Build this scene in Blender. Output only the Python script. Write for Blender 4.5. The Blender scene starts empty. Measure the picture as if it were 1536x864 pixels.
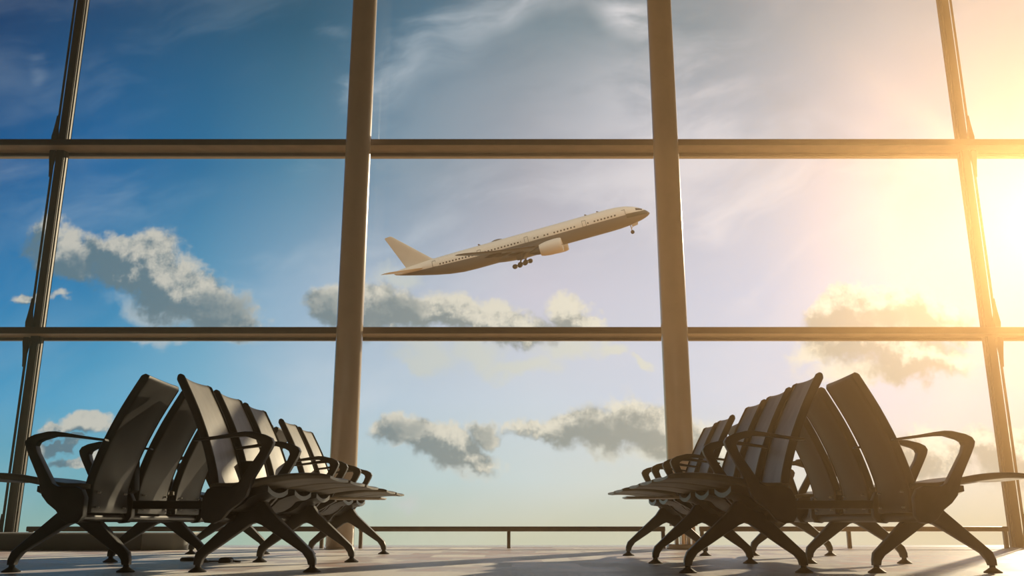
import bpy, bmesh, math, random
from mathutils import Vector, Matrix
random.seed(5)
S = bpy.context.scene
COL = S.collection
PI = math.pi

# ------------------------------------------------------------------ camera
F_PX, CAM_H = 1342.0, 0.235
PITCH = math.atan(351 / F_PX)
cam_d = bpy.data.cameras.new('camera')
cam = bpy.data.objects.new('camera', cam_d)
COL.objects.link(cam)
cam_d.sensor_width = 36.0
cam_d.lens = F_PX / 1536 * 36
cam_d.clip_end = 3000
cam_d.clip_start = 0.02
cam.location = (0, 0, CAM_H)
cam.rotation_euler = (PI / 2 + PITCH, 0, 0)
S.camera = cam
CP, SP = math.cos(PITCH), math.sin(PITCH)


def ray(x, y):
    """direction through a point of the photograph (Y component not normalised)"""
    s, t = (x - 768) / F_PX, (432 - y) / F_PX
    return Vector((s, CP - t * SP, SP + t * CP))


def uv(x, y):
    r = ray(x, y)
    return r.x / r.y, r.z / r.y


def at_y(x, y, Y):
    r = ray(x, y)
    return Vector((0, 0, CAM_H)) + r * (Y / r.y)


def on_floor(x, y):
    r = ray(x, y)
    return Vector((0, 0, CAM_H)) + r * (-CAM_H / r.z)


def lin(r, g, b):
    f = lambda c: (c / 255 / 12.92) if c / 255 <= .04045 else ((c / 255 + .055) / 1.055) ** 2.4
    return (f(r), f(g), f(b))


# ------------------------------------------------------------------ node helper
class X:
    """a socket (or number) with arithmetic that builds math nodes"""
    nt = None
    dim = '3D'

    def __init__(self, s): self.s = s

    @staticmethod
    def node(t, **kw):
        n = X.nt.nodes.new(t)
        for k, v in kw.items(): setattr(n, k, v)
        return n

    @staticmethod
    def put(inp, v):
        if isinstance(v, X): v = v.s
        if isinstance(v, (int, float, tuple)): inp.default_value = v
        else: X.nt.links.new(v, inp)

    @staticmethod
    def m(op, *a, clamp=False):
        n = X.node('ShaderNodeMath', operation=op, use_clamp=clamp)
        for i, v in enumerate(a): X.put(n.inputs[i], v)
        return X(n.outputs[0])

    def __add__(s, o): return X.m('ADD', s, o)
    __radd__ = __add__
    def __sub__(s, o): return X.m('SUBTRACT', s, o)
    def __rsub__(s, o): return X.m('SUBTRACT', o, s)
    def __mul__(s, o): return X.m('MULTIPLY', s, o)
    __rmul__ = __mul__
    def __truediv__(s, o): return X.m('DIVIDE', s, o)
    def max(s, o): return X.m('MAXIMUM', s, o)
    def min(s, o): return X.m('MINIMUM', s, o)

    def ramp(s, a, b, c=0., d=1., smooth=True):
        n = X.node('ShaderNodeMapRange', interpolation_type='SMOOTHSTEP' if smooth else 'LINEAR', clamp=True)
        X.put(n.inputs[0], s)
        for i, v in enumerate((a, b, c, d)): X.put(n.inputs[i + 1], v)
        return X(n.outputs[0])


def vec(x, y, z=0.):
    n = X.node('ShaderNodeCombineXYZ')
    for i, v in enumerate((x, y, z)): X.put(n.inputs[i], v)
    return X(n.outputs[0])


def vop(op, *a):
    n = X.node('ShaderNodeVectorMath', operation=op)
    k = 0
    for v in a:
        X.put(n.inputs['Scale'] if (op == 'SCALE' and k == 1) else n.inputs[k], v)
        k += 1
    return X(n.outputs['Value'] if op in ('LENGTH', 'DOT_PRODUCT', 'DISTANCE') else n.outputs['Vector'])


def noise(v, scale, detail=5., rough=.55, col=False, dist=0., dim=None):
    n = X.node('ShaderNodeTexNoise', noise_dimensions=dim or X.dim)
    X.put(n.inputs['Vector'], v)
    n.inputs['Scale'].default_value = scale
    n.inputs['Detail'].default_value = detail
    n.inputs['Roughness'].default_value = rough
    n.inputs['Distortion'].default_value = dist
    return X(n.outputs['Color' if col else 'Fac'])


def mixc(f, a, b, blend='MIX'):
    n = X.node('ShaderNodeMix', data_type='RGBA', blend_type=blend)
    X.put(n.inputs['Factor'], f)
    for sock, v in ((n.inputs[6], a), (n.inputs[7], b)):
        if isinstance(v, tuple): v = tuple(v[:3]) + (1.,)
        X.put(sock, v)
    return X(n.outputs[2])


def cramp(f, stops, interp='LINEAR'):
    n = X.node('ShaderNodeValToRGB')
    X.put(n.inputs[0], f)
    r = n.color_ramp
    r.interpolation = interp
    while len(r.elements) < len(stops): r.elements.new(.5)
    for e, (p, c) in zip(r.elements, stops):
        e.position = p
    for e, (p, c) in zip(r.elements, stops):
        e.color = tuple(c) + (1.,)
    return X(n.outputs[0])


# ------------------------------------------------------------------ sky
SUN_PX = (1585, 330)


def build_world():
    w = bpy.data.worlds.new('sky')
    S.world = w
    w.use_nodes = True
    nt = w.node_tree
    nt.nodes.clear()
    X.nt = nt
    X.dim = '2D'
    tc = X.node('ShaderNodeTexCoord')
    d = X(tc.outputs['Generated'])
    sp = X.node('ShaderNodeSeparateXYZ')
    X.put(sp.inputs[0], d)
    dx, dy, dz = (X(o) for o in sp.outputs)
    yy = dy.max(.06)
    u, v = dx / yy, dz / yy
    P = vec(u, v, 0.)
    # --- broad sky colour: rows of azimuth ramps at six heights above the horizon
    xs = (0, 150, 300, 450, 640, 800, 950, 1150, 1330, 1450, 1530)
    rows = [
        (-60, [(0, 50, 95), (0, 58, 100), (0, 66, 102), (20, 80, 106), (52, 98, 122), (76, 108, 124), (98, 122, 132), (128, 142, 154), (152, 156, 162), (160, 160, 162), (164, 164, 162)]),
        (40, [(0, 66, 112), (0, 76, 120), (0, 84, 122), (14, 90, 120), (70, 116, 140), (92, 126, 142), (98, 130, 144), (134, 154, 168), (166, 174, 182), (168, 174, 180), (166, 170, 176)]),
        (250, [(0, 92, 148), (0, 104, 160), (22, 112, 158), (74, 134, 164), (122, 146, 164), (160, 164, 176), (176, 180, 194), (178, 190, 206), (190, 194, 208), (180, 184, 196), (170, 174, 184)]),
        (440, [(14, 124, 178), (34, 130, 178), (92, 156, 190), (140, 174, 200), (180, 190, 206), (206, 202, 214), (202, 204, 218), (182, 198, 222), (194, 200, 218), (186, 192, 206), (178, 184, 196)]),
        (600, [(66, 156, 196), (92, 168, 202), (130, 184, 208), (176, 200, 216), (194, 208, 220), (206, 215, 224), (208, 214, 226), (206, 212, 226), (212, 212, 222), (208, 208, 214), (204, 204, 208)]),
        (720, [(112, 172, 184), (124, 178, 188), (148, 190, 196), (172, 202, 204), (192, 210, 208), (206, 216, 212), (214, 218, 208), (222, 220, 210), (228, 222, 208), (228, 220, 204), (226, 216, 196)]),
        (800, [(150, 182, 170), (154, 184, 170), (162, 188, 168), (180, 192, 164), (202, 202, 174), (210, 206, 178), (214, 208, 180), (218, 208, 178), (222, 208, 176), (224, 208, 172), (224, 206, 170)]),
    ]
    fu = u.ramp(-.72, .72, 0., 1., smooth=False)
    col = None
    pv = None
    for y, cs in rows:
        st = [((uv(x, y)[0] + .72) / 1.44, lin(*c)) for x, c in zip(xs, cs)]
        st = [(min(max(p, 0), 1), c) for p, c in st]
        c = cramp(fu, st)
        vv = uv(768, y)[1]
        col = c if col is None else mixc(v.ramp(pv, vv, 0., 1., smooth=False), col, c)
        pv = vv
    # --- thin high cloud: stretched noise, whitening the blue
    wp = vop('ADD', P, vop('SCALE', vop('SUBTRACT', noise(P, 3., 3., .5, col=True), (.5, .5, .5)), .16))
    mp = X.node('ShaderNodeMapping', vector_type='TEXTURE')
    X.put(mp.inputs[0], wp)
    mp.inputs['Rotation'].default_value = (0, 0, .30)
    mp.inputs['Scale'].default_value = (2.2, .85, 1)
    st1 = noise(vop('ADD', X(mp.outputs[0]), (3.1, 1.7, 0.)), 5.5, 6., .6)
    veil = st1.ramp(.40, .72)

    def turned(p, rot):
        c_, s_ = math.cos(rot), math.sin(rot)
        return vec(vop('DOT_PRODUCT', p, (c_, s_, 0.)), vop('DOT_PRODUCT', p, (-s_, c_, 0.)), 0.)

    def spot(x, y, rx, ry, rot, p):
        # distance from the middle of an elliptical patch, 1 on its rim; p is turned by -rot already
        cu, cv = uv(x, y)
        c_, s_ = math.cos(rot), math.sin(rot)
        cu, cv = c_ * cu + s_ * cv, -s_ * cu + c_ * cv
        k = 1.06 / F_PX
        ix, iy = 1 / (rx * k), 1 / (ry * k)
        return vop('LENGTH', vop('MULTIPLY_ADD', p, (ix, iy, 0.), (-cu * ix, -cv * iy, 0.)))

    def after(p, prev):
        # same point; makes the graph evaluate one patch after another
        return p if prev is None else vop('ADD', p, prev * 1e-7)

    amt = None
    wt = turned(wp, .3)
    for n_, (sx, sy, rx, ry, a) in enumerate([
            (480, 120, 100, 110, .55), (600, 95, 120, 50, .40), (720, 20, 200, 36, .5), (915, 14, 60, 44, .75), (430, 35, 120, 26, .35),
            (1000, 130, 220, 130, .35), (54, 90, 16, 46, .28), (820, 330, 420, 120, .35), (1090, 415, 150, 30, .5), (250, 300, 260, 60, .16),
            (620, 560, 300, 80, .45), (30, 290, 90, 30, .22), (330, 420, 150, 60, .4), (1150, 330, 260, 70, .4)]):
        if n_ % 7 == 0: pt = after(wt, amt)
        q = spot(sx, sy, rx, ry, .3, pt).ramp(.2, 1.3, a, 0.)
        amt = q + (.12 if amt is None else amt)
    pale = mixc(u.ramp(-.35, .25), lin(206, 216, 222), lin(246, 238, 238))
    col = mixc((veil * amt).min(.85), col, pale)
    # soft darker patches among the pale cloud
    lowf = noise(wp, 4.2, 4., .55)
    col = mixc(lowf.ramp(.52, .75) * u.ramp(-.1, .15) * v.ramp(.25, .5) * .35, col, lin(150, 158, 166))
    # --- cumulus
    W1 = vop('SCALE', vop('SUBTRACT', noise(P, 15., 4., .62, col=True), (.5, .5, .5)), .052)
    PW = vop('ADD', P, W1)
    solid = [  # x, y, half width, half height, tilt
        (72, 348, 30, 28, .5), (100, 378, 52, 34, -.2), (172, 376, 52, 30, .1), (212, 384, 50, 38, 0), (200, 416, 78, 30, -.25), (262, 436, 74, 38, -.45),
        (308, 462, 70, 36, -.25), (346, 482, 62, 24, 0), (290, 452, 60, 40, 0), (240, 410, 60, 40, -.3), (54, 446, 34, 12, 0),
        (496, 462, 40, 34, 0), (560, 460, 66, 40, 0), (630, 470, 60, 30, 0), (694, 470, 74, 30, -.1), (764, 484, 66, 24, -.2), (846, 470, 36, 24, 0), (868, 486, 34, 16, 0),
        (604, 646, 42, 24, 0), (646, 654, 50, 27, -.2), (678, 674, 44, 28, -.4), (714, 694, 40, 16, -.2), (722, 652, 30, 20, -.2),
        (794, 644, 34, 17, 0), (828, 642, 40, 22, 0), (862, 634, 44, 32, 0), (912, 642, 56, 40, 0), (966, 634, 52, 42, 0), (1022, 664, 60, 36, 0), (1076, 680, 40, 24, 0),
        (1236, 474, 36, 30, 0), (1290, 466, 60, 38, 0), (1352, 464, 56, 34, 0), (1408, 480, 54, 34, 0), (1300, 510, 90, 32, 0), (1370, 542, 86, 32, 0),
        (128, 640, 42, 16, .1), (94, 646, 30, 11, 0), (1392, 690, 64, 38, 0), (1500, 668, 52, 30, .1), (1540, 690, 60, 40, 0), (120, 692, 40, 9, 0), (90, 668, 44, 8, 0),
    ]
    cream = [
        (590, 414, 40, 22, 0), (640, 532, 60, 34, -.1), (620, 548, 40, 14, -.1), (716, 528, 62, 28, 0), (780, 548, 70, 22, 0), (850, 520, 62, 24, 0), (912, 526, 26, 12, -.3), (960, 544, 24, 9, -.3),
        (1216, 526, 40, 24, 0), (1280, 556, 66, 22, 0), (700, 704, 52, 16, -.2), (604, 668, 26, 9, 0), (900, 684, 34, 16, -.3), (986, 690, 50, 16, 0), (240, 470, 90, 22, -.2),
        (612, 750, 30, 12, 0), (345, 500, 60, 16, 0), (230, 505, 70, 14, 0),
    ]

    def union(lst, p):
        dmin = None
        for tilt in (0., -.28):
            part_ = [q for q in lst if (q[4] < -.05) == (tilt < 0)]
            pt = turned(p, tilt) if tilt else p
            for n_, q in enumerate(part_):
                if n_ % 7 == 0: pp = after(pt, dmin)
                dd = spot(*q[:4], tilt, pp)
                dmin = dd if dmin is None else X.m('SMOOTH_MIN', dmin, dd, .25)
        return dmin

    n1 = noise(P, 21., 7., .66)
    n2 = noise(vop('ADD', P, (-.009, -.011, 0.)), 21., 5., .66)
    Ds = 1.27 - union(solid, PW)
    Dl = 1.27 - union(solid, vop('ADD', after(PW, Ds), (.008, .017, 0.)))
    D = Ds + (n1 - .5) * 1.15
    a1 = D.ramp(.04, .58)
    lit = (Ds - Dl).min(.75) * 1.15 + (n1 - n2) * 2.8 + (n1 - .5) * .5 + (.8 - D) * .35 - .08
    lit = lit.ramp(-.25, .95)
    thick = None                          # the heavier, greyer bodies of the clouds
    for sx, sy, rx, ry in ((325, 466, 80, 36), (100, 392, 60, 20), (500, 462, 50, 30), (606, 466, 44, 26), (915, 650, 100, 28), (612, 648, 44, 20), (725, 655, 24, 22), (1330, 490, 90, 26)):
        q = spot(sx, sy, rx, ry, 0., PW).ramp(.3, 1.2, .7, 0.)
        thick = q if thick is None else thick.max(q)
    lit = lit * (1. - thick)
    right = u.ramp(-.55, .5)
    dark = mixc(right, lin(96, 122, 134), lin(168, 168, 154))
    light = mixc(right, lin(208, 200, 186), lin(250, 240, 216))
    D2 = 1.1 - union(cream, after(PW, D)) + (n1 - .5) * .9
    col = mixc(D2.ramp(.0, .85) * .85, col, mixc(right, lin(178, 190, 196), lin(240, 232, 208)))
    col = mixc(a1 * .95, col, mixc(lit, dark, light))
    # --- glow round the sun
    sd = ray(*SUN_PX).normalized()
    cs = vop('DOT_PRODUCT', vop('NORMALIZE', d), tuple(sd))
    ang = X.m('ARCCOSINE', cs.min(1.)) * (180 / PI)
    g1 = X.m('EXPONENT', ang * -.5) * .9
    g2 = X.m('EXPONENT', ang * -.16) * .04
    glow = mixc(1., (0., 0., 0.), (0., 0., 0.))
    add = X.node('ShaderNodeVectorMath', operation='ADD')
    X.put(add.inputs[0], vop('SCALE', (1., .90, .62), g1))
    X.put(add.inputs[1], vop('SCALE', (1., .86, .60), g2))
    col = vop('ADD', col, X(add.outputs[0]))
    # --- unseen sky behind and ground glow below, colours shaped to light the airliner
    col = mixc(dy.ramp(.16, -.25), col, mixc(dz.ramp(-.15, .7), (.42, .30, .20), (.95, .84, .68)))
    col = mixc(dz.ramp(-.06, -.3), col, mixc(dx.ramp(-.6, .7), (.10, .06, .04), (.60, .28, .09)))
    bg = X.node('ShaderNodeBackground')
    X.put(bg.inputs[0], col)
    bg.inputs[1].default_value = 1.0
    out = X.node('ShaderNodeOutputWorld')
    nt.links.new(bg.outputs[0], out.inputs[0])
    w.cycles.sampling_method = 'NONE'
    X.dim = '3D'


build_world()
sun_d = bpy.data.lights.new('sun', 'SUN')
sun = bpy.data.objects.new('sun', sun_d)
COL.objects.link(sun)
sun_d.energy = 3.3
sun_d.color = (1.0, .78, .50)
sun_d.angle = math.radians(.8)
sun.rotation_euler = ray(*SUN_PX).to_track_quat('Z', 'Y').to_euler()
sun.location = (6, 14, 8)


# ------------------------------------------------------------------ materials
def mat(name, colr, rough=.5, metal=0., spec=.5, var=.0, vscale=8., bump=0., stretch=(1, 1, 1)):
    m_ = bpy.data.materials.new(name)
    m_.use_nodes = True
    nt = m_.node_tree
    X.nt = nt
    b = nt.nodes['Principled BSDF']
    b.inputs['Roughness'].default_value = rough
    b.inputs['Metallic'].default_value = metal
    b.inputs['Specular IOR Level'].default_value = spec
    tc = X.node('ShaderNodeTexCoord')
    mp = X.node('ShaderNodeMapping')
    X.put(mp.inputs[0], X(tc.outputs['Object']))
    mp.inputs['Scale'].default_value = stretch
    n = noise(X(mp.outputs[0]), vscale, 4., .55)
    lo = tuple(c * (1 - var) for c in colr)
    hi = tuple(min(1, c * (1 + var)) for c in colr)
    X.put(b.inputs['Base Color'], mixc(n.ramp(.3, .7), lo, hi))
    if bump:
        bp = X.node('ShaderNodeBump')
        bp.inputs['Strength'].default_value = bump
        bp.inputs['Distance'].default_value = .002
        X.put(bp.inputs['Height'], n)
        nt.links.new(bp.outputs[0], b.inputs['Normal'])
    return m_


M = {
    'leather': mat('dark_leather', (.200, .175, .130), .46, 0, .5, .26, 7., .25, (1, 1, .35)),
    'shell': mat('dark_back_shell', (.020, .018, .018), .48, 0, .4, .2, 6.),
    'edge': mat('black_trim', (.020, .019, .018), .45, 0, .4, .15),
    'frame': mat('charcoal_metal', (.022, .020, .019), .42, .2, .5, .15, 20.),
    'pad': mat('foot_pad', (.02, .02, .02), .6),
    'steel': mat('steel', (.55, .53, .50), .28, 1., .5, .08, 30.),
    'table': mat('pale_table', (.62, .50, .36), .35, 0, .5, .08, 12.),
    'screen': mat('socket_face', (.6, .6, .58), .2, .2),
    'column': mat('column_paint', (.80, .60, .42), .26, 0, .6, .05, 3.),
    'nose': mat('bronze_shaded', (.075, .042, .030), .42, 0, .5, .10, 6., 0, (1, 1, .2)),
    'bronze': mat('bronze_lit', (.46, .32, .20), .40, .0, .5, .10, 6., 0, (1, 1, .2)),
    'mullion': mat('dark_bronze', (.022, .015, .014), .45, .0, .5, .10, 6.),
    'sill': mat('pale_sill', (.82, .80, .76), .4, 0, .5, .04),
    'strip': mat('dull_gasket', (.11, .095, .085), .5, .2, .5, .2, 60.),
    'gasket': mat('polished_edge', (.75, .68, .58), .22, .9, .5, .05),
    'rail': mat('rail_metal', (.16, .12, .09), .42, .5, .5, .1, 10.),
    'plinth': mat('plinth_panel', (.12, .115, .11), .45, .1, .5, .12, 4.),
    'endpanel': mat('pale_end_panel', (.36, .36, .33), .45, 0, .5, .08, 4.),
    'wall': mat('plain_wall', (.07, .06, .055), .8, 0, .3, .05, 2.),
    'ceil': mat('ceiling_panel', (.08, .07, .065), .8, 0, .3, .05, 2.),
    'black': mat('black_plastic', (.012, .012, .012), .5),
}


def carpet():
    m_ = bpy.data.materials.new('patchwork_carpet')
    m_.use_nodes = True
    nt = m_.node_tree
    X.nt = nt
    b = nt.nodes['Principled BSDF']
    b.inputs['Roughness'].default_value = .34
    b.inputs['Specular IOR Level'].default_value = .9
    tc = X.node('ShaderNodeTexCoord')
    o = X(tc.outputs['Object'])
    br = X.node('ShaderNodeTexBrick', offset=.5, squash=1.0)
    X.put(br.inputs['Vector'], o)
    br.inputs['Color1'].default_value = (0, 0, 0, 1)
    br.inputs['Color2'].default_value = (1, 1, 1, 1)
    br.inputs['Mortar'].default_value = (.45, .45, .45, 1)
    br.inputs['Scale'].default_value = 1.
    br.inputs['Mortar Size'].default_value = .002
    br.inputs['Brick Width'].default_value = .38
    br.inputs['Row Height'].default_value = .46
    r = X(br.outputs['Color'])
    n = noise(vop('MULTIPLY', o, (1., .5, 1.)), 4.5, 5., .6)
    fine = noise(o, 260., 3., .6)
    f = (r * .62 + n.ramp(.3, .7) * .42).min(1.)
    c = cramp(f, [(.0, (.26, .23, .24)), (.25, (.78, .58, .50)), (.45, (.42, .43, .47)), (.62, (.88, .85, .80)), (.80, (.70, .52, .46)), (1., (.92, .90, .86))])
    X.put(b.inputs['Base Color'], mixc(1., c, mixc(fine, (.72, .72, .72), (1.1, 1.1, 1.1)), 'MULTIPLY'))
    b.inputs['Sheen Weight'].default_value = 1.
    b.inputs['Sheen Roughness'].default_value = .5
    X.put(b.inputs['Sheen Tint'], mixc(f.ramp(.2, .9) , (.38, .30, .29), (1., .98, .95)))
    bp = X.node('ShaderNodeBump')
    bp.inputs['Strength'].default_value = .2
    bp.inputs['Distance'].default_value = .002
    X.put(bp.inputs['Height'], fine)
    nt.links.new(bp.outputs[0], b.inputs['Normal'])
    return m_


def glass():
    m_ = bpy.data.materials.new('clear_glass')
    m_.use_nodes = True
    nt = m_.node_tree
    nt.nodes.clear()
    X.nt = nt
    t = X.node('ShaderNodeBsdfTransparent')
    t.inputs[0].default_value = (.995, 1, .995, 1)
    g = X.node('ShaderNodeBsdfGlossy')
    g.inputs['Roughness'].default_value = .02
    fr = X.node('ShaderNodeFresnel')
    fr.inputs[0].default_value = 1.25
    mx = X.node('ShaderNodeMixShader')
    nt.links.new(fr.outputs[0], mx.inputs[0])
    nt.links.new(t.outputs[0], mx.inputs[1])
    nt.links.new(g.outputs[0], mx.inputs[2])
    out = X.node('ShaderNodeOutputMaterial')
    nt.links.new(mx.outputs[0], out.inputs[0])
    return m_


def haze_mat():
    m_ = bpy.data.materials.new('lens_glow_haze')
    m_.use_nodes = True
    nt = m_.node_tree
    nt.nodes.clear()
    X.nt = nt
    v = X.node('ShaderNodeVolumeScatter')
    v.inputs['Color'].default_value = (1., .62, .30, 1)
    v.inputs['Density'].default_value = HAZE
    v.inputs['Anisotropy'].default_value = .83
    out = X.node('ShaderNodeOutputMaterial')
    nt.links.new(v.outputs[0], out.inputs['Volume'])
    return m_


HAZE = .0138
M['carpet'] = carpet()
M['glass'] = glass()
M['haze'] = haze_mat()
b_ = M['column'].node_tree.nodes['Principled BSDF']
b_.inputs['Coat Weight'].default_value = .8
b_.inputs['Coat Roughness'].default_value = .10


# ------------------------------------------------------------------ mesh helpers
def obj(name, bm, m_, parent=None, smooth=True, angle=35.):
    me = bpy.data.meshes.new(name)
    bmesh.ops.recalc_face_normals(bm, faces=bm.faces[:])
    if smooth:
        ca = math.cos(math.radians(angle))
        for f in bm.faces: f.smooth = True
        for e in bm.edges:
            if len(e.link_faces) == 2:
                e.smooth = e.link_faces[0].normal.dot(e.link_faces[1].normal) > ca
    bm.to_mesh(me)
    bm.free()
    ms = m_ if isinstance(m_, (list, tuple)) else [m_]
    for q in ms: me.materials.append(q)
    o = bpy.data.objects.new(name, me)
    COL.objects.link(o)
    if parent is not None: o.parent = parent
    return o


def thing(name, label, cat, loc=(0, 0, 0), group=None, kind=None):
    o = bpy.data.objects.new(name, None)
    COL.objects.link(o)
    o.location = loc
    o.empty_display_size = .1
    return tag(o, label, cat, group, kind)


def tag(o, label, cat, group=None, kind=None):
    o['label'] = label
    o['category'] = cat
    if group: o['group'] = group
    if kind: o['kind'] = kind
    return o


def copy_part(o, parent, dy=0.):
    c = o.copy()
    COL.objects.link(c)
    c.parent = parent
    c.location = o.location + Vector((0, dy, 0))
    for ch in o.children: copy_part(ch, c)
    return c


def box(bm, x0, x1, y0, y1, z0, z1, bev=0., seg=2):
    vs = [bm.verts.new((x, y, z)) for x in (x0, x1) for y in (y0, y1) for z in (z0, z1)]
    fs = [(0, 1, 3, 2), (4, 6, 7, 5), (0, 4, 5, 1), (2, 3, 7, 6), (0, 2, 6, 4), (1, 5, 7, 3)]
    new = [bm.faces.new([vs[i] for i in f]) for f in fs]
    if bev:
        es = list({e for f in new for e in f.edges})
        bmesh.ops.bevel(bm, geom=es, offset=bev, segments=seg, profile=.5, affect='EDGES')
    return bm


def prism(bm, pts, y0, y1, bev=0., seg=2, sign=1.):
    """polygon in (x, z), extruded along y; perimeter edges bevelled"""
    a = [bm.verts.new((sign * p[0], y0, p[1])) for p in pts]
    b = [bm.verts.new((sign * p[0], y1, p[1])) for p in pts]
    f0, f1 = bm.faces.new(a), bm.faces.new(list(reversed(b)))
    n = len(pts)
    for i in range(n):
        j = (i + 1) % n
        bm.faces.new((a[j], a[i], b[i], b[j]))
    if bev:
        bmesh.ops.recalc_face_normals(bm, faces=bm.faces[:])
        es = list(f0.edges) + list(f1.edges)
        bmesh.ops.bevel(bm, geom=es, offset=bev, segments=seg, profile=.5, affect='EDGES', clamp_overlap=True)
    return bm


def loft(bm, secs, cap=True):
    rings = [[bm.verts.new(p) for p in s] for s in secs]
    n = len(rings[0])
    for a, b in zip(rings, rings[1:]):
        for i in range(n):
            j = (i + 1) % n
            bm.faces.new((a[i], a[j], b[j], b[i]))
    if cap:
        bm.faces.new(list(reversed(rings[0])))
        bm.faces.new(rings[-1])
    return bm


def lathe(bm, prof, c=(0, 0, 0), n=24, axis='Z', cap=True):
    secs = []
    for r, z in prof:
        s = []
        for k in range(n):
            a = 2 * PI * k / n
            p = (r * math.cos(a), r * math.sin(a), z)
            if axis == 'X': p = (p[2], p[0], p[1])
            if axis == 'Y': p = (p[0], p[2], p[1])
            s.append((p[0] + c[0], p[1] + c[1], p[2] + c[2]))
        secs.append(s)
    return loft(bm, secs, cap)


def tube(bm, pts, r, n=12):
    pts = [Vector(p) for p in pts]
    secs = []
    for i, p in enumerate(pts):
        t = (pts[min(i + 1, len(pts) - 1)] - pts[max(i - 1, 0)]).normalized()
        a = t.orthogonal().normalized() if abs(t.z) > .9 else t.cross(Vector((0, 0, 1))).normalized()
        b = t.cross(a)
        secs.append([tuple(p + r * (math.cos(2 * PI * k / n) * a + math.sin(2 * PI * k / n) * b)) for k in range(n)])
    return loft(bm, secs)


def smooth_poly(pts, it=1):
    """one round of corner cutting on a closed polygon"""
    for _ in range(it):
        q = []
        n = len(pts)
        for i in range(n):
            a, b = Vector(pts[i]), Vector(pts[(i + 1) % n])
            q += [tuple(a * .8 + b * .2), tuple(a * .2 + b * .8)]
        pts = q
    return pts


def spline(pts, n):
    """Catmull-Rom through the points, n samples"""
    P_ = [Vector(p) for p in pts]
    P_ = [2 * P_[0] - P_[1]] + P_ + [2 * P_[-1] - P_[-2]]
    out = []
    m_ = len(P_) - 3
    for k in range(n):
        t = k / (n - 1) * m_
        i = min(int(t), m_ - 1)
        t -= i
        a, b, c, d = P_[i:i + 4]
        out.append(.5 * ((2 * b) + (c - a) * t + (2 * a - 5 * b + 4 * c - d) * t * t + (3 * b - a - 3 * c + d) * t ** 3))
    return out


# ------------------------------------------------------------------ the hall
YG, XW, YB, ZC = 9.0, 8.0, -6.0, 6.7


def struct(name, bm, m_, label, parent=None):
    o = obj(name, bm, m_, parent, smooth=True)
    if parent is None:
        o['kind'] = 'structure'
        if label: o['label'] = label
    return o


b = bmesh.new(); box(b, -XW - .3, XW + .3, YB - .3, YG + .14, -.3, 0)
struct('floor', b, M['carpet'], 'patchwork carpet of pale grey, beige and pink pieces')
b = bmesh.new(); box(b, -XW - .3, XW + .3, YB - .3, YG + .14, ZC, ZC + .2)
struct('ceiling', b, M['ceil'], 'plain ceiling of the departure hall')
b = bmesh.new(); box(b, -XW - .3, XW + .3, YB - .3, YB, 0, ZC)
struct('wall_back', b, M['wall'], 'plain wall behind the viewer')
b = bmesh.new(); box(b, -XW - .3, -XW, YB, YG + .14, 0, ZC)
struct('wall_left', b, M['wall'], 'plain wall at the left end of the hall')
b = bmesh.new(); box(b, XW, XW + .3, YB, YG + .14, 0, ZC)
struct('wall_right', b, M['wall'], 'plain wall at the right end of the hall')

# transoms: nose and lip coloured darker for shade, underside and flange paler for bounced light
Z_T = [at_y(768, 499.5, YG - .25).z, at_y(768, 216.5, YG - .25).z]
TOPS = []
for i, z in enumerate(Z_T):
    b = bmesh.new()
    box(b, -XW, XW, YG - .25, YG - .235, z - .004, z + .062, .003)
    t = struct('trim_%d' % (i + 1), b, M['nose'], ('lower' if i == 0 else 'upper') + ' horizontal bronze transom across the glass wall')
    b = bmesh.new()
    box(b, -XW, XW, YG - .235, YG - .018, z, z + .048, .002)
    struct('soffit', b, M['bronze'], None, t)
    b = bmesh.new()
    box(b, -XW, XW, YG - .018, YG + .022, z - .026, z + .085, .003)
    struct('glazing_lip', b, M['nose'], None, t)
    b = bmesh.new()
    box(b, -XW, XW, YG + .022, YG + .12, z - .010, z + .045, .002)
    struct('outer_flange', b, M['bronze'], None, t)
    TOPS.append(z)
b = bmesh.new(); box(b, -XW, XW, YG - .06, YG + .12, -.02, .0015)
struct('trim_3', b, M['sill'], 'low bright metal sill under the glass wall')

b = bmesh.new(); box(b, -XW - 4, XW + 4, YG + .14, YG + .95, -.3, -.004)
struct('trim_8', b, M['sill'], 'pale sunlit ledge outside, along the foot of the glass wall')
MUL = [-4.84, -1.66, 1.66, 4.86]
XB = [-XW] + MUL + [XW]
ZB = [.012, Z_T[0] + .02, Z_T[1] + .02, ZC]
k = 0
cols = ['far left', 'left', 'centre', 'right', 'far right']
lv = ['bottom', 'middle', 'top']
for j in range(3):
    for i in range(5):
        k += 1
        b = bmesh.new()
        box(b, XB[i] + .03, XB[i + 1] - .03, YG - .007, YG + .007, ZB[j], ZB[j + 1])
        struct('window_%d' % k, b, M['glass'], 'clear glass pane in the %s row, %s bay' % (lv[j], cols[i]))

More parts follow.
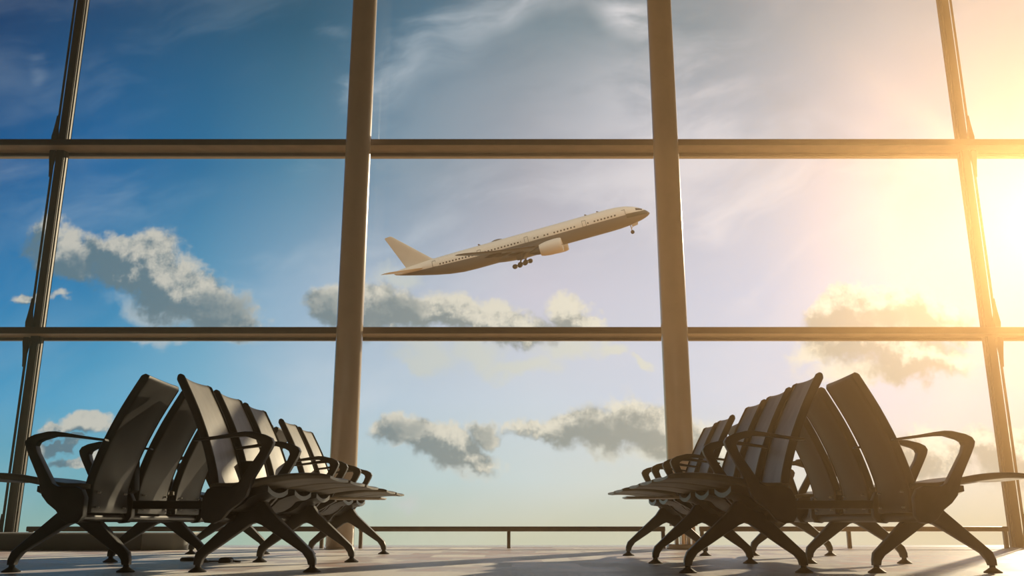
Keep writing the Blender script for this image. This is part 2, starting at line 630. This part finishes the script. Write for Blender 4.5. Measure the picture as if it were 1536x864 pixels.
# mullions, each with a thin tension rod standing off its room side
for i, x in enumerate(MUL):
    b = bmesh.new()
    box(b, x - .040, x + .040, YG - .10, YG - .012, 0, ZC, .004)
    t = struct('trim_%d' % (4 + i), b, M['mullion'], 'dark bronze upright mullion ' + ['left of the left column', 'behind the left column', 'behind the right column', 'right of the right column'][i])
    sg = 1 if x > 0 else -1
    if abs(x) < 3: continue
    b = bmesh.new()
    box(b, x - sg * .046, x - sg * .040, YG - .085, YG - .015, 0, ZC)
    box(b, x - sg * .056, x - sg * .052, YG - .06, YG - .015, 0, ZC)
    box(b, x - sg * .056, x - sg * .040, YG - .03, YG - .015, 0, ZC)
    struct('glazing_gasket', b, M['strip'], None, t)
    if abs(x) < 3: continue
    b = bmesh.new()
    box(b, x + sg * .040, x + sg * .044, YG - .09, YG - .02, 0, ZC)
    struct('edge_strip', b, M['gasket'], None, t)
    yr = YG - .128
    lims = [.10, Z_T[0] - .02, Z_T[0] + .085, Z_T[1] - .02, Z_T[1] + .085, ZC]
    xr = x + sg * .046
    for a, c in ((0, 1), (2, 3), (4, 5)):
        b = bmesh.new()
        tube(b, [(xr, yr, lims[a]), (xr, yr, lims[c])], .0125, 10)
        rod = struct('tension_rod', b, M['mullion'], None, t)
        ends = [(lims[a], 1), (lims[c], -1)] if c < 5 else [(lims[a], 1)]
        for z, up in ends:      # flared fork that grips the rod at the transom
            b = bmesh.new()
            secs = []
            for h, w_, d_ in ((0, .052, .045), (.05, .058, .05), (.10, .046, .042), (.20, .026, .03), (.30, .0145, .018)):
                zz = z + up * h
                if a == 0 and up == 1: zz -= .09
                secs.append([(xr + sg * .012 - w_ / 2, yr - d_ / 2, zz), (xr + sg * .012 + w_ / 2, yr - d_ / 2, zz), (xr + sg * .012 + w_ / 2, yr + d_ / 2, zz), (xr + sg * .012 - w_ / 2, yr + d_ / 2, zz)])
            loft(b, secs)
            struct('rod_fork', b, M['mullion'], None, t)
            b = bmesh.new()
            zz = z + up * .05 - (.09 if a == 0 and up == 1 else 0)
            box(b, xr - .012, xr + .012, yr, YG - .10, zz - .02, zz + .02, .003)
            struct('rod_bracket', b, M['mullion'], None, t)

# columns
YC, RC = 8.45, .127
for side, x in (('left', -1.565), ('right', 1.565)):
    z0 = .0 if side == 'left' else .20
    t = thing('column', 'round beige column on the %s, standing in front of the glass wall%s' % (side, ', on a disc foot' if side == 'right' else ' beside the left seating'), 'column', (x, YC, 0), None, 'structure')
    b = bmesh.new()
    lathe(b, [(RC * .98, z0 + .0), (RC, z0 + .006), (RC, ZC)], n=64)
    obj('shaft', b, M['column'], t)
    for z in Z_T:
        b = bmesh.new()
        box(b, -.035, .035, RC - .03, YG - .25 - YC + .02, z - .0, z + .05, .004)
        obj('transom_bracket', b, M['bronze'], t)
    b = bmesh.new()
    if side == 'right':
        lathe(b, [(.158, 0), (.160, .006), (.160, .034), (.155, .042), (.10, .044)], n=48)
        obj('base_disc', b, M['column'], t)
        for px, py in ((-.07, 0), (.028, -.05), (.085, 0), (0, .07)):
            b = bmesh.new()
            box(b, px - .014, px + .014, py - .04, py + .04, .04, z0 + .01, .003)
            obj('base_plate', b, M['column'], t)
    else:
        lathe(b, [(RC + .012, 0), (RC + .012, .012), (RC + .002, .016)], n=48)
        obj('base_ring', b, M['column'], t)

# bumper rails between the columns
YR = 8.60


def rail(x0, x1, posts, label, yr=YR):
    t = thing('bumper_rail', label, 'rail', (x0, yr, 0), 'low bumper rails along the glass wall')
    b = bmesh.new()
    box(b, 0, x1 - x0, -.025, .025, .150, .195, .008)
    obj('rail_bar', b, M['rail'], t)
    for p in posts:
        b = bmesh.new()
        box(b, p - x0 - .016, p - x0 + .016, -.02, .02, 0, .152, .003)
        obj('post', b, M['rail'], t)


rail(-1.42, 1.42, (-1.40, -.03, 1.40), 'low dark bumper rail between the two columns, one post at mid length')
rail(-4.50, -1.74, (-4.46, -3.1, -1.76), 'low dark bumper rail behind the left seating, left of the left column')
rail(1.74, 4.60, (1.76, 3.12, 4.57), 'low dark bumper rail behind the right seating, right of the right column')
rail(4.78, 7.6, (4.80, 6.2, 7.58), 'low bumper rail at the right edge, beyond the right mullion')

# low plinth in the left corner, with a rounded end
t = thing('plinth', 'low dark grey plinth with a rounded end on the carpet at far left', 'plinth', (-5.6, 8.05, 0))
b = bmesh.new()
x1, rr, xj = 2.75, .12, 2.39
arc = [(x1 - rr + rr * math.sin(q), rr - rr * math.cos(q)) for q in [PI / 2 * k / 10 for k in range(11)]]
for nm, pts, m_ in (('body', [(-2.1, 0), (xj - .002, 0), (xj - .002, .42), (-2.1, .42)], M['plinth']),
                    ('end_panel', [(xj + .002, 0)] + arc + [(x1, .42), (xj + .002, .42)], M['endpanel'])):
    b = bmesh.new()
    lo = [b.verts.new((p[0], p[1], 0)) for p in pts]
    hi = [b.verts.new((p[0], p[1], .134)) for p in pts]
    b.faces.new(lo)
    b.faces.new(list(reversed(hi)))
    for i in range(len(pts)):
        j = (i + 1) % len(pts)
        b.faces.new((lo[i], lo[j], hi[j], hi[i]))
    obj(nm, b, m_, t)
b = bmesh.new()
pts = [(-2.1, -.005)] + [(p[0] + .004, p[1] - .005) for p in arc] + [(x1 + .004, .424), (-2.1, .424)]
lo = [b.verts.new((p[0], p[1], .134)) for p in pts]
hi = [b.verts.new((p[0], p[1], .145)) for p in pts]
b.faces.new(lo)
b.faces.new(list(reversed(hi)))
for i in range(len(pts)):
    j = (i + 1) % len(pts)
    b.faces.new((lo[i], lo[j], hi[j], hi[i]))
obj('top_plate', b, M['sill'], t)

# added haze volume, standing in for the lens glow around the sun
b = bmesh.new(); box(b, -XW - 1, XW + 1, YB - 1, YG + .9, -.6, ZC + .6)
hz = obj('haze', b, M['haze'], None, smooth=False)
tag(hz, 'added warm haze volume in the hall, standing in for lens glow', 'haze', None, 'stuff')

# ------------------------------------------------------------------ seating
U = .542


def section(w, t, n_c=5, crown=0., flare=0.):
    """closed rounded section: (across, thick); crown lowers the middle, flare thickens the rims"""
    pts = []
    hw = w / 2
    N = 10
    top = [(-hw + w * k / N) for k in range(N + 1)]
    bow = lambda y: -crown * (1 - (y / hw) ** 2)
    rim = lambda y: flare * max(0, (abs(y) / hw - .72) / .28) ** 2
    r = t / 2
    for y in top[1:-1] if False else top:
        yy = max(-hw + r * .8, min(hw - r * .8, y))
        pts.append((yy, bow(yy) + r))
    for a in (60, 30, 0, -30, -60):
        a = math.radians(a)
        pts.append((hw - r * .8 + r * .8 * math.cos(a), bow(hw) + (r + flare) * math.sin(a) - (flare * 0)))
    for y in reversed(top):
        yy = max(-hw + r * .8, min(hw - r * .8, y))
        pts.append((yy, bow(yy) - r - rim(yy)))
    for a in (-60, -30, 0, 30, 60):
        a = math.radians(180) - math.radians(a) * 1
        pts.append((-hw + r * .8 + r * .8 * math.cos(a), bow(hw) + (r + flare) * math.sin(a)))
    out = []
    for p in pts:
        if not out or (Vector(p) - Vector(out[-1])).length > 1e-4: out.append(p)
    return out


BACK = [(.288, .277), (.296, .345), (.294, .410), (.275, .490), (.237, .605), (.172, .755), (.098, .895), (.078, .930)]
SEATP = [(.285, .398), (.40, .398), (.50, .417), (.60, .435), (.70, .445), (.78, .446), (.845, .440)]


def make_back(sg):
    pr = spline(BACK, 26)
    secs = []
    for i, p in enumerate(pr):
        t = (pr[min(i + 1, len(pr) - 1)] - pr[max(i - 1, 0)]).normalized()
        nrm = Vector((t.y, -t.x))          # towards the sitter
        f = i / (len(pr) - 1)
        w, th = .418, .026
        if i == 0: w, th = .410, .018
        if i == len(pr) - 1: w, th = .392, .012
        elif i == len(pr) - 2: w, th = .412, .022
        crown = .013 if f > .25 else .013 * f / .25
        secs.append([(sg * (p.x + nrm.x * n), y, p.y + nrm.y * n) for y, n in section(w, th, crown=crown, flare=.005)])
    b = bmesh.new()
    loft(b, secs)
    bmesh.ops.recalc_face_normals(b, faces=b.faces[:])
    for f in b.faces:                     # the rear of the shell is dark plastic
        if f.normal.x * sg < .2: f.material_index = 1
    return b


def make_back_rim(sg, e):
    """dark rolled rim down one long edge of the shell"""
    pr = spline(BACK, 22)
    b = bmesh.new()
    secs = []
    for i, p in enumerate(pr):
        t = (pr[min(i + 1, len(pr) - 1)] - pr[max(i - 1, 0)]).normalized()
        nrm = Vector((t.y, -t.x))
        sc = .35 if i in (0, len(pr) - 1) else (.75 if i in (1, len(pr) - 2) else 1.)
        ring = []
        for k in range(10):
            a = 2 * PI * k / 10
            n, y = .0205 * sc * math.cos(a), e * .204 + .0105 * sc * math.sin(a)
            ring.append((sg * (p.x + nrm.x * n), y, p.y + nrm.y * n))
        secs.append(ring)
    loft(b, secs)
    return b


def make_seat(sg):
    pr = spline(SEATP, 20)
    secs = []
    for i, p in enumerate(pr):
        t = (pr[min(i + 1, len(pr) - 1)] - pr[max(i - 1, 0)]).normalized()
        nrm = Vector((-t.y, t.x))
        f = i / (len(pr) - 1)
        th = .032 - .012 * max(0, (f - .55) / .45)
        w = .492
        if i == 0: w, th = .48, .02
        if i == len(pr) - 1: w, th = .478, .012
        secs.append([(sg * (p.x + nrm.x * n), y, p.y + nrm.y * n) for y, n in section(w, th, crown=.006)])
    b = bmesh.new()
    loft(b, secs)
    return b


def make_support(sg):
    """under-seat casting; its front edge is scooped"""
    b = bmesh.new()
    st = [(.300, .398, .286), (.34, .398, .286), (.397, .398, .294), (.437, .405, .318), (.462, .412, .346), (.500, .416, .362), (.545, .400, .374)]
    secs = []
    for u_, zt, zb in st:
        ring = []
        scoop = .028 * max(0, (u_ - .45) / .095)
        for k in range(9):
            y = -.195 + .39 * k / 8
            ring.append((sg * u_, y, zt - scoop * (1 - (y / .195) ** 2) - (.012 if u_ < .54 else 0)))
        for k in range(9):
            y = .195 - .39 * k / 8
            ring.append((sg * u_, y, zb - .010 * (1 - (y / .195) ** 2) - (scoop * .5 * (1 - (y / .195) ** 2))))
        secs.append(ring)
    loft(b, secs)
    return b


ARM = [(.205, .603), (.209, .612), (.318, .627), (.393, .640), (.445, .647), (.480, .646), (.540, .632), (.570, .617), (.581, .597), (.575, .575), (.559, .543), (.499, .434), (.488, .402),
       (.470, .352), (.440, .318), (.397, .286), (.366, .246), (.330, .228), (.290, .232), (.270, .262), (.272, .345), (.290, .382), (.318, .394), (.400, .394), (.428, .408), (.448, .440), (.517, .549), (.528, .580), (.522, .596), (.504, .607),
       (.447, .624), (.400, .623), (.341, .617), (.240, .605)]
LEG = [(.345, .262), (.372, .305), (.410, .330), (.455, .336), (.484, .333), (.500, .312), (.520, .284), (.730, .096), (.744, .060), (.745, .034), (.711, .034), (.704, .058), (.680, .090), (.565, .164), (.475, .221), (.447, .232),
       (.420, .224), (.276, .122), (.214, .080), (.197, .058), (.191, .034), (.156, .034), (.157, .060), (.165, .092)]


def make_arm(sg):
    b = bmesh.new()
    return prism(b, ARM, -.024, .024, .009, 3, sg)


def make_leg(sg):
    b = bmesh.new()
    prism(b, LEG, -.036, .036, .007, 2, sg)
    for v in b.verts:
        v.co.y *= min(1., .55 + .45 * max(0, (v.co.z - .03) / .22))
    return b


def make_foot(u_, sg):
    b = bmesh.new()
    lathe(b, [(.042, 0), (.043, .005), (.030, .013), (.020, .020), (.014, .024), (.0135, .040)], (sg * u_, 0, 0), 24)
    return b


def row(root, sg, units, arms, legs):
    """one row of seats facing +u * sg"""
    proto = {}
    for i, k in enumerate(units):
        y = (k + .5) * U
        if not i:
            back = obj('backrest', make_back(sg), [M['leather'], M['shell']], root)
            back.location.y = y
            for e in (-1, 1): obj('edge_rim', make_back_rim(sg, e), M['edge'], back)
            for yy in (-.15, .15):
                for z in (.302, .372):
                    b = bmesh.new()
                    lathe(b, [(.0055, 0), (.0055, .012), (.0035, .0145)], (0, 0, 0), 12, 'X')
                    p = .292 - .022
                    s_ = obj('screw', b, M['sill'], back)
                    s_.location = (sg * (p + .006), yy, z)
                    s_.rotation_euler = (0, 0, PI if sg > 0 else 0)
            seat = obj('seat', make_seat(sg), M['leather'], root)
            seat.location.y = y
            sup = obj('seat_support', make_support(sg), M['frame'], root)
            sup.location.y = y
            proto = (back, seat, sup, y)
        else:
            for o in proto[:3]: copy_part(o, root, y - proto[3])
    a0 = None
    for k in arms:
        if a0 is None:
            a0 = obj('armrest', make_arm(sg), M['frame'], root)
            a0.location.y = k * U
        else:
            copy_part(a0, root, k * U)
    l0 = None
    for k in legs:
        if l0 is None:
            l0 = obj('leg_frame', make_leg(sg), M['frame'], root)
            l0.location.y = k * U
            for u_ in (.174, .728): obj('foot', make_foot(u_, sg), M['pad'], l0)
            y0 = k * U
        else:
            copy_part(l0, root, k * U - y0)
    b = bmesh.new()
    tube(b, [(sg * .325, .02, .257), (sg * .325, 5.6 * U - .02, .257)], .023, 20)
    obj('beam', b, M['frame'], root)
    # small table between the third and fourth seat
    b = bmesh.new()
    yc = 3.3 * U
    prism(b, [(.36, .377), (.84, .377), (.855, .382), (.855, .390), (.36, .390)], yc - .13, yc + .13, .004, 2, sg)
    tb = obj('side_table', b, M['table'], root)
    b = bmesh.new()
    prism(b, [(.30, .262), (.36, .265), (.54, .366), (.54, .3775), (.33, .3775)], yc - .03, yc + .03, .004, 2, sg)
    obj('table_bracket', b, M['frame'], tb)


UNITS = (0, 1, 2, 3.6, 4.6)
ARMS = (0, 1, 3, 3.6, 4.6, 5.6)
LEGS = (.53, 2.57, 5.15)


def bench(x, y, label, power):
    r = thing('airport_seating', label, 'seating', (x, y, 0), 'back to back rows of airport seats')
    for sg in (1, -1): row(r, sg, UNITS, ARMS, LEGS)
    for k in (1, 4.6):
        b = bmesh.new()
        box(b, -.275, .275, k * U - .014, k * U + .014, .300, .342, .004)
        obj('cross_link', b, M['frame'], r)
    if power:
        for sg in (1, -1):
            b = bmesh.new()
            y0 = U
            prism(b, [(.262, .395), (.300, .372), (.345, .372), (.345, .545), (.275, .545)], y0 - .034, y0 + .034, .006, 2, sg)
            pb = obj('charging_box', b, M['black'], r)
            b = bmesh.new()
            box(b, min(sg * .340, sg * .349), max(sg * .340, sg * .349), y0 - .020, y0 + .020, .42, .535, .003)
            obj('socket_face', b, M['screen'], pb)
    return r


bl = bench(-1.697, 4.25, 'dark back-to-back row of airport seats on the left, below the blue sky', True)
br = bench(1.568, 4.215, 'back-to-back row of airport seats on the right, on the sunny side', False)
br.scale = (1, .90, 1)

# floor outlet, adapter and cable under the left seating
c = on_floor(285, 841)
b = bmesh.new()
lathe(b, [(.060, 0), (.060, .012), (.052, .020), (.02, .022)], n=32)
t = obj('floor_outlet', b, M['black'])
t.location = (c.x, c.y, 0)
tag(t, 'flat round black floor outlet behind the near left seat leg', 'outlet')
p0 = c.copy()
c = on_floor(339, 844)
b = bmesh.new()
prism(b, [(-.036, 0), (.036, 0), (.035, .018), (.022, .031), (-.022, .031), (-.033, .020)], -.04, .04, .004, 2)
t = obj('power_adapter', b, M['black'])
t.location = (c.x, c.y, 0)
tag(t, 'small black power adapter block lying on the carpet under the left seating', 'adapter')
p1 = c.copy()
p2 = on_floor(382, 844)
b = bmesh.new()
cp = spline([(p0.x + .062, p0.y, .006), ((p0.x + p1.x) / 2, (p0.y + p1.y) / 2 - .04, .005), (p1.x - .041, p1.y, .008)], 14)
tube(b, [(q.x, q.y, q.z) for q in cp], .0045, 8)
cp = spline([(p1.x + .041, p1.y, .010), (p1.x + .09, p1.y - .01, .006), (p2.x - .12, p2.y + .0, .006), (p2.x - .085, p2.y + .01, .006)], 20)
tube(b, [(q.x, q.y, q.z) for q in cp], .0045, 8)
t = obj('power_cable', b, M['black'])
tag(t, 'thin black cable running on the carpet from the adapter to a seat foot', 'cable')


# ------------------------------------------------------------------ airliner
def plane_mats():
    m_ = bpy.data.materials.new('airliner_paint')
    m_.use_nodes = True
    nt = m_.node_tree
    X.nt = nt
    bs = nt.nodes['Principled BSDF']
    bs.inputs['Roughness'].default_value = .35
    tc = X.node('ShaderNodeTexCoord')
    sp = X.node('ShaderNodeSeparateXYZ')
    X.put(sp.inputs[0], X(tc.outputs['Object']))
    x, y, z = (X(o) for o in sp.outputs)
    GT = lambda a, b_: X.m('GREATER_THAN', a, b_)
    LT = lambda a, b_: X.m('LESS_THAN', a, b_)
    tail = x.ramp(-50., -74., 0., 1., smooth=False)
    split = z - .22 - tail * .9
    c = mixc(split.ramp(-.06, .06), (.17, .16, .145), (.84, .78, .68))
    # passenger windows
    fr = X.m('FRACT', x * (1 / .95))
    inr = LT(fr, .46) * GT(z - tail * .5, .62) * LT(z - tail * .5, 1.05)
    rng = None
    for a, b_ in ((-15.6, -8.8), (-17.0, -16.4), (-26.6, -20.2), (-29.8, -27.6), (-32.8, -30.6), (-47.0, -36.0), (-60.2, -49.4)):
        g = GT(x, a) * LT(x, b_)
        rng = g if rng is None else rng.max(g)
    c = mixc(inr * rng, c, (.03, .025, .022))
    # cockpit glazing and the nose stripe
    ck = GT(x, -3.5) * LT(x, -1.75) * GT(z - (x + 3.) * -.22, .62) * LT(z - (x + 3.) * -.35, 1.22)
    c = mixc(ck, c, (.04, .035, .03))
    stp = GT(x, -6.3) * LT(x, -.55) * GT(z - x * -.045, -1.0) * LT(z - x * -.055, .10)
    c = mixc(stp, c, (.055, .060, .040))
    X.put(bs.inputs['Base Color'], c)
    return m_


M['plane'] = plane_mats()
M['pwhite'] = mat('aircraft_white', (.78, .72, .62), .38, 0, .5, .03, .5)
M['pgrey'] = mat('aircraft_grey', (.15, .14, .125), .4, 0, .5, .05, .5)
M['pwing'] = mat('aircraft_wing_shaded', (.055, .048, .043), .5, 0, .3, .05, .5)  # wing grey darkened to carry the shade of its underside
M['pdark'] = mat('aircraft_dark', (.05, .045, .04), .5)
M['tyre'] = mat('tyre', (.04, .035, .03), .7)


def airfoil(bm, stations, t_c=.11, n=10):
    """stations: LE x, y, z, chord ; thickness along z"""
    secs = []
    for st in stations:
        x, y, z, ch = st[:4]
        tt = st[4] if len(st) > 4 else t_c
        ring = []
        for sgn, rng in ((1, range(n + 1)), (-1, range(n - 1, 0, -1))):
            for k in rng:
                f = (1 - math.cos(PI * k / n)) / 2
                th = 5 * tt * ch * (.2969 * math.sqrt(f) - .126 * f - .3516 * f * f + .2843 * f ** 3 - .1036 * f ** 4)
                ring.append((x - f * ch, y, z + sgn * th))
        secs.append(ring)
    return loft(bm, secs)


def build_plane():
    p = thing('airliner', 'white and grey passenger jet climbing with its landing gear down', 'airplane')
    st = [(0, .06, -.95), (.25, .42, -.93), (.8, .85, -.82), (1.6, 1.32, -.66), (2.6, 1.78, -.48), (4, 2.25, -.28), (6, 2.72, -.12), (8.5, 3.0, -.03), (11, 3.1, 0), (20, 3.1, 0), (30, 3.1, 0), (40, 3.1, 0), (50, 3.1, 0), (54, 3.04, .06),
          (58, 2.78, .30), (62, 2.34, .66), (66, 1.78, 1.06), (69.5, 1.24, 1.42), (72, .82, 1.66), (73.4, .52, 1.80), (73.8, .30, 1.84)]
    b = bmesh.new()
    loft(b, [[(-x, r * math.cos(2 * PI * k / 40) * (1 if x < 69 else .8), zc + r * math.sin(2 * PI * k / 40)) for k in range(40)] for x, r, zc in st])
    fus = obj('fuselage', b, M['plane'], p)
    for xd in (6.9, 17.9, 34.4, 48.1, 61.4):
        for sd in (1, -1):
            b = bmesh.new()
            zc, r = (0., 3.1)
            if xd < 8: zc, r = -.085, 2.84
            if xd > 60: zc, r = .60, 2.41
            z0, z1 = .0 + zc, 1.85 + zc
            if xd > 60: z1 = 1.75 + zc
            inner, outer = [], []
            for (xa, xb, za, zb, lst, off) in ((xd - .55, xd + .55, z0, z1, outer, .03), (xd - .45, xd + .45, z0 + .1, z1 - .1, inner, .03)):
                for xx, zlist in ((xa, [za + (zb - za) * k / 5 for k in range(6)]), (xb, [zb - (zb - za) * k / 5 for k in range(6)])):
                    for zz in zlist:
                        yy = math.sqrt(max(.01, (r + off) ** 2 - (zz - zc) ** 2))
                        lst.append(b.verts.new((-xx, -sd * yy, zz)))
            for k in range(12):
                j = (k + 1) % 12
                b.faces.new((outer[k], outer[j], inner[j], inner[k]))
            bmesh.ops.recalc_face_normals(b, faces=b.faces[:])
            bmesh.ops.solidify(b, geom=b.faces[:], thickness=.05)
            obj('door', b, M['pgrey'], fus)
    # belly fairing
    b = bmesh.new()
    secs = []
    for k in range(15):
        f = k / 14
        s_ = max(.02, math.sin(PI * f) ** .5)
        secs.append([(-(23.5 + 23 * f), 3.35 * s_ * math.cos(2 * PI * j / 28), -1.9 + 1.95 * s_ * math.sin(2 * PI * j / 28)) for j in range(28)])
    loft(b, secs)
    obj('belly_fairing', b, M['pgrey'], p)
    for sd in (1, -1):          # right side is -y
        y_ = lambda v_: -sd * v_
        b = bmesh.new()
        airfoil(b, [(-25.0, y_(1.5), -2.1, 14.0, .12), (-26.5, y_(3.3), -1.9, 12.4, .12), (-32.0, y_(10.5), -1.4, 8.0, .11), (-40.5, y_(22.), -.2, 4.7, .10), (-46.6, y_(30.6), 1.0, 2.4, .10), (-48.2, y_(32.0), 1.2, 1.0, .10)])
        wg = obj('wing', b, M['pwing'], p)
        for yy, xx, zz in ((7.5, -38.0, -1.95), (13.5, -40.6, -1.45), (18., -42.6, -1.05)):
            b = bmesh.new()
            secs = []
            for k in range(9):
                f = k / 8
                r = .42 * max(.05, math.sin(PI * f) ** .7)
                secs.append([(xx + 3. - 5. * f, y_(yy) + r * .7 * math.cos(2 * PI * j / 12), zz + r * math.sin(2 * PI * j / 12)) for j in range(12)])
            loft(b, secs)
            obj('flap_fairing', b, M['pwing'], wg)
        # engine
        b = bmesh.new()
        ex, ey, ez = -24.6, y_(9.8), -2.95
        prof = [(1.55, -.9), (1.62, -.1), (1.72, 0.02), (1.86, -.18), (2.0, -.9), (2.03, -2.2), (1.96, -3.8), (1.76, -5.2), (1.50, -6.1), (1.38, -6.1)]
        lathe(b, [(r, x) for r, x in prof], (ex, ey, ez), 32, 'X', cap=True)
        en = obj('engine_nacelle', b, M['pwhite'], p)
        b = bmesh.new()
        lathe(b, [(1.6, -.55), (.5, -.5), (.05, .05)], (ex, ey, ez), 24, 'X')
        obj('fan', b, M['pdark'], en)
        b = bmesh.new()
        lathe(b, [(1.15, -5.8), (1.02, -6.9), (.72, -7.9), (.30, -8.9), (.05, -9.4)], (ex, ey, ez), 24, 'X')
        obj('exhaust_cone', b, M['pdark'], en)
        b = bmesh.new()
        prism(b, [(ex - 1.6, ez + 1.75), (ex - 5.5, ez + 2.35), (ex - 10.5, ez + 2.05), (ex - 8.6, ez + 1.1), (ex - 5., ez + 1.2)], ey - .25, ey + .25, .08, 2)
        obj('pylon', b, M['pgrey'], en)
        b = bmesh.new()
        airfoil(b, [(-63.8, y_(.6), 1.25, 7.2, .09), (-65.0, y_(2.), 1.35, 6.4, .09), (-72.0, y_(10.4), 2.2, 2.7, .09), (-73.2, y_(10.8), 2.25, 1.4, .09)])
        obj('tailplane', b, M['pwhite'], p)
        # main gear
        b = bmesh.new()
        tube(b, [(-36.2, y_(4.6), -2.2), (-37.4, y_(5.4), -5.0)], .24, 12)
        tube(b, [(-34.8, y_(4.2), -2.4), (-37.0, y_(5.3), -4.2)], .12, 10)
        tube(b, [(-35.75, y_(5.4), -4.85), (-39.05, y_(5.4), -5.35)], .16, 10)
        gr = obj('main_gear', b, M['pgrey'], p)
        b = bmesh.new()
        prism(b, [(-35.4, -2.4), (-38.2, -2.5), (-38.0, -3.9), (-36.6, -4.1)], y_(4.9) - .05, y_(4.9) + .05)
        obj('gear_door', b, M['pgrey'], gr)
        for q in range(3):
            for w_ in (-.62, .62):
                b = bmesh.new()
                lathe(b, [(.30, -.22), (.58, -.24), (.66, -.15), (.66, .15), (.58, .24), (.30, .22)], (-35.8 - 1.6 * q, y_(5.4) + w_, -4.9 - .22 * q), 20, 'Y')
                obj('wheel', b, M['tyre'], gr)
    # fin
    b = bmesh.new()
    airfoil(b, [(-61.0, 0, 0, 9.2, .08), (-62.2, 0, 1.2, 7.9, .085), (-71.6, 0, 9.9, 2.4, .085), (-72.3, 0, 10.2, 1.7, .08)])
    for v in b.verts: v.co = Vector((v.co.x, v.co.z - (0), 0)) if False else v.co
    b.free()
    b = bmesh.new()
    stz = [(-60.2, 2.55, 9.6, .05), (-62.0, 3.2, 8.1, .085), (-71.5, 12.1, 2.3, .085), (-72.1, 12.4, 1.6, .08)]
    secs = []
    for x, z, ch, tt in stz:
        ring = []
        n = 10
        for sgn, rg in ((1, range(n + 1)), (-1, range(n - 1, 0, -1))):
            for k in rg:
                f = (1 - math.cos(PI * k / n)) / 2
                th = 5 * tt * ch * (.2969 * math.sqrt(f) - .126 * f - .3516 * f * f + .2843 * f ** 3 - .1036 * f ** 4)
                ring.append((x - f * ch, sgn * th, z - f * (ch * .06)))
        secs.append(ring)
    loft(b, secs)
    obj('tail_fin', b, M['pwhite'], p)
    # nose gear
    b = bmesh.new()
    tube(b, [(-5.9, 0, -2.4), (-5.8, 0, -4.7)], .14, 12)
    tube(b, [(-4.6, 0, -2.3), (-5.8, 0, -3.8)], .08, 8)
    ng = obj('nose_gear', b, M['pwhite'], p)
    for w_ in (-.36, .36):
        b = bmesh.new()
        lathe(b, [(.26, -.16), (.48, -.18), (.54, -.1), (.54, .1), (.48, .18), (.26, .16)], (-5.8, w_, -4.75), 20, 'Y')
        obj('wheel', b, M['tyre'], ng)
    for yy in (-.7, .7):
        b = bmesh.new()
        prism(b, [(-3.6, -2.2), (-5.6, -2.5), (-5.5, -3.4), (-3.9, -3.2)], yy - .03, yy + .03)
        obj('gear_door', b, M['pwhite'], ng)
    for xx, h_ in ((13.2, .35), (16.6, .4), (47.5, .5)):
        b = bmesh.new()
        prism(b, [(-xx, 3.05), (-xx - .7, 3.05), (-xx - .8, 3.05 + h_), (-xx - .5, 3.05 + h_)], -.05, .05)
        obj('antenna', b, M['pgrey'], p)
    b = bmesh.new()
    secs = []
    for k in range(7):
        f = k / 6
        r = max(.05, math.sin(PI * f) ** .6)
        secs.append([(-41.0 - 3.6 * f, .6 * r * math.cos(2 * PI * j / 12), 3.0 + .45 * r * max(-.2, math.sin(2 * PI * j / 12))) for j in range(12)])
    loft(b, secs)
    obj('antenna_fairing', b, M['pgrey'], p)
    # placed far off beyond the glass, climbing to the right, right wing towards the hall
    dist = 250.
    tilt, yaw, roll = math.radians(15.6), math.radians(7.), math.radians(-1.5)
    dr = ray(779, 366)
    ctr = Vector((0, 0, CAM_H)) + dr * dist
    V = -dr.normalized()
    ex = Vector((1, 0, 0)); ex = (ex - ex.dot(V) * V).normalized()
    up = V.cross(ex)
    f0 = math.cos(tilt) * ex + math.sin(tilt) * up
    n0 = -math.sin(tilt) * ex + math.cos(tilt) * up
    f = math.cos(yaw) * f0 + math.sin(yaw) * V
    r = math.cos(yaw) * V - math.sin(yaw) * f0
    r2 = math.cos(roll) * r - math.sin(roll) * n0
    u2 = math.cos(roll) * n0 + math.sin(roll) * r
    Mx = Matrix((f, -r2, u2)).transposed().to_4x4()
    org = ctr + f * 36.9 - u2 * .45
    Mx.translation = org
    p.matrix_world = Mx


build_plane()

# ------------------------------------------------------------------ render look
vs = S.view_settings
S.display_settings.display_device = 'sRGB'
vs.view_transform = 'Standard'
vs.look = 'None'
vs.exposure = 0.
vs.gamma = 1.
vs.use_curve_mapping = False
S.cycles.use_denoising = True
S.cycles.max_bounces = 8
S.cycles.transparent_max_bounces = 16
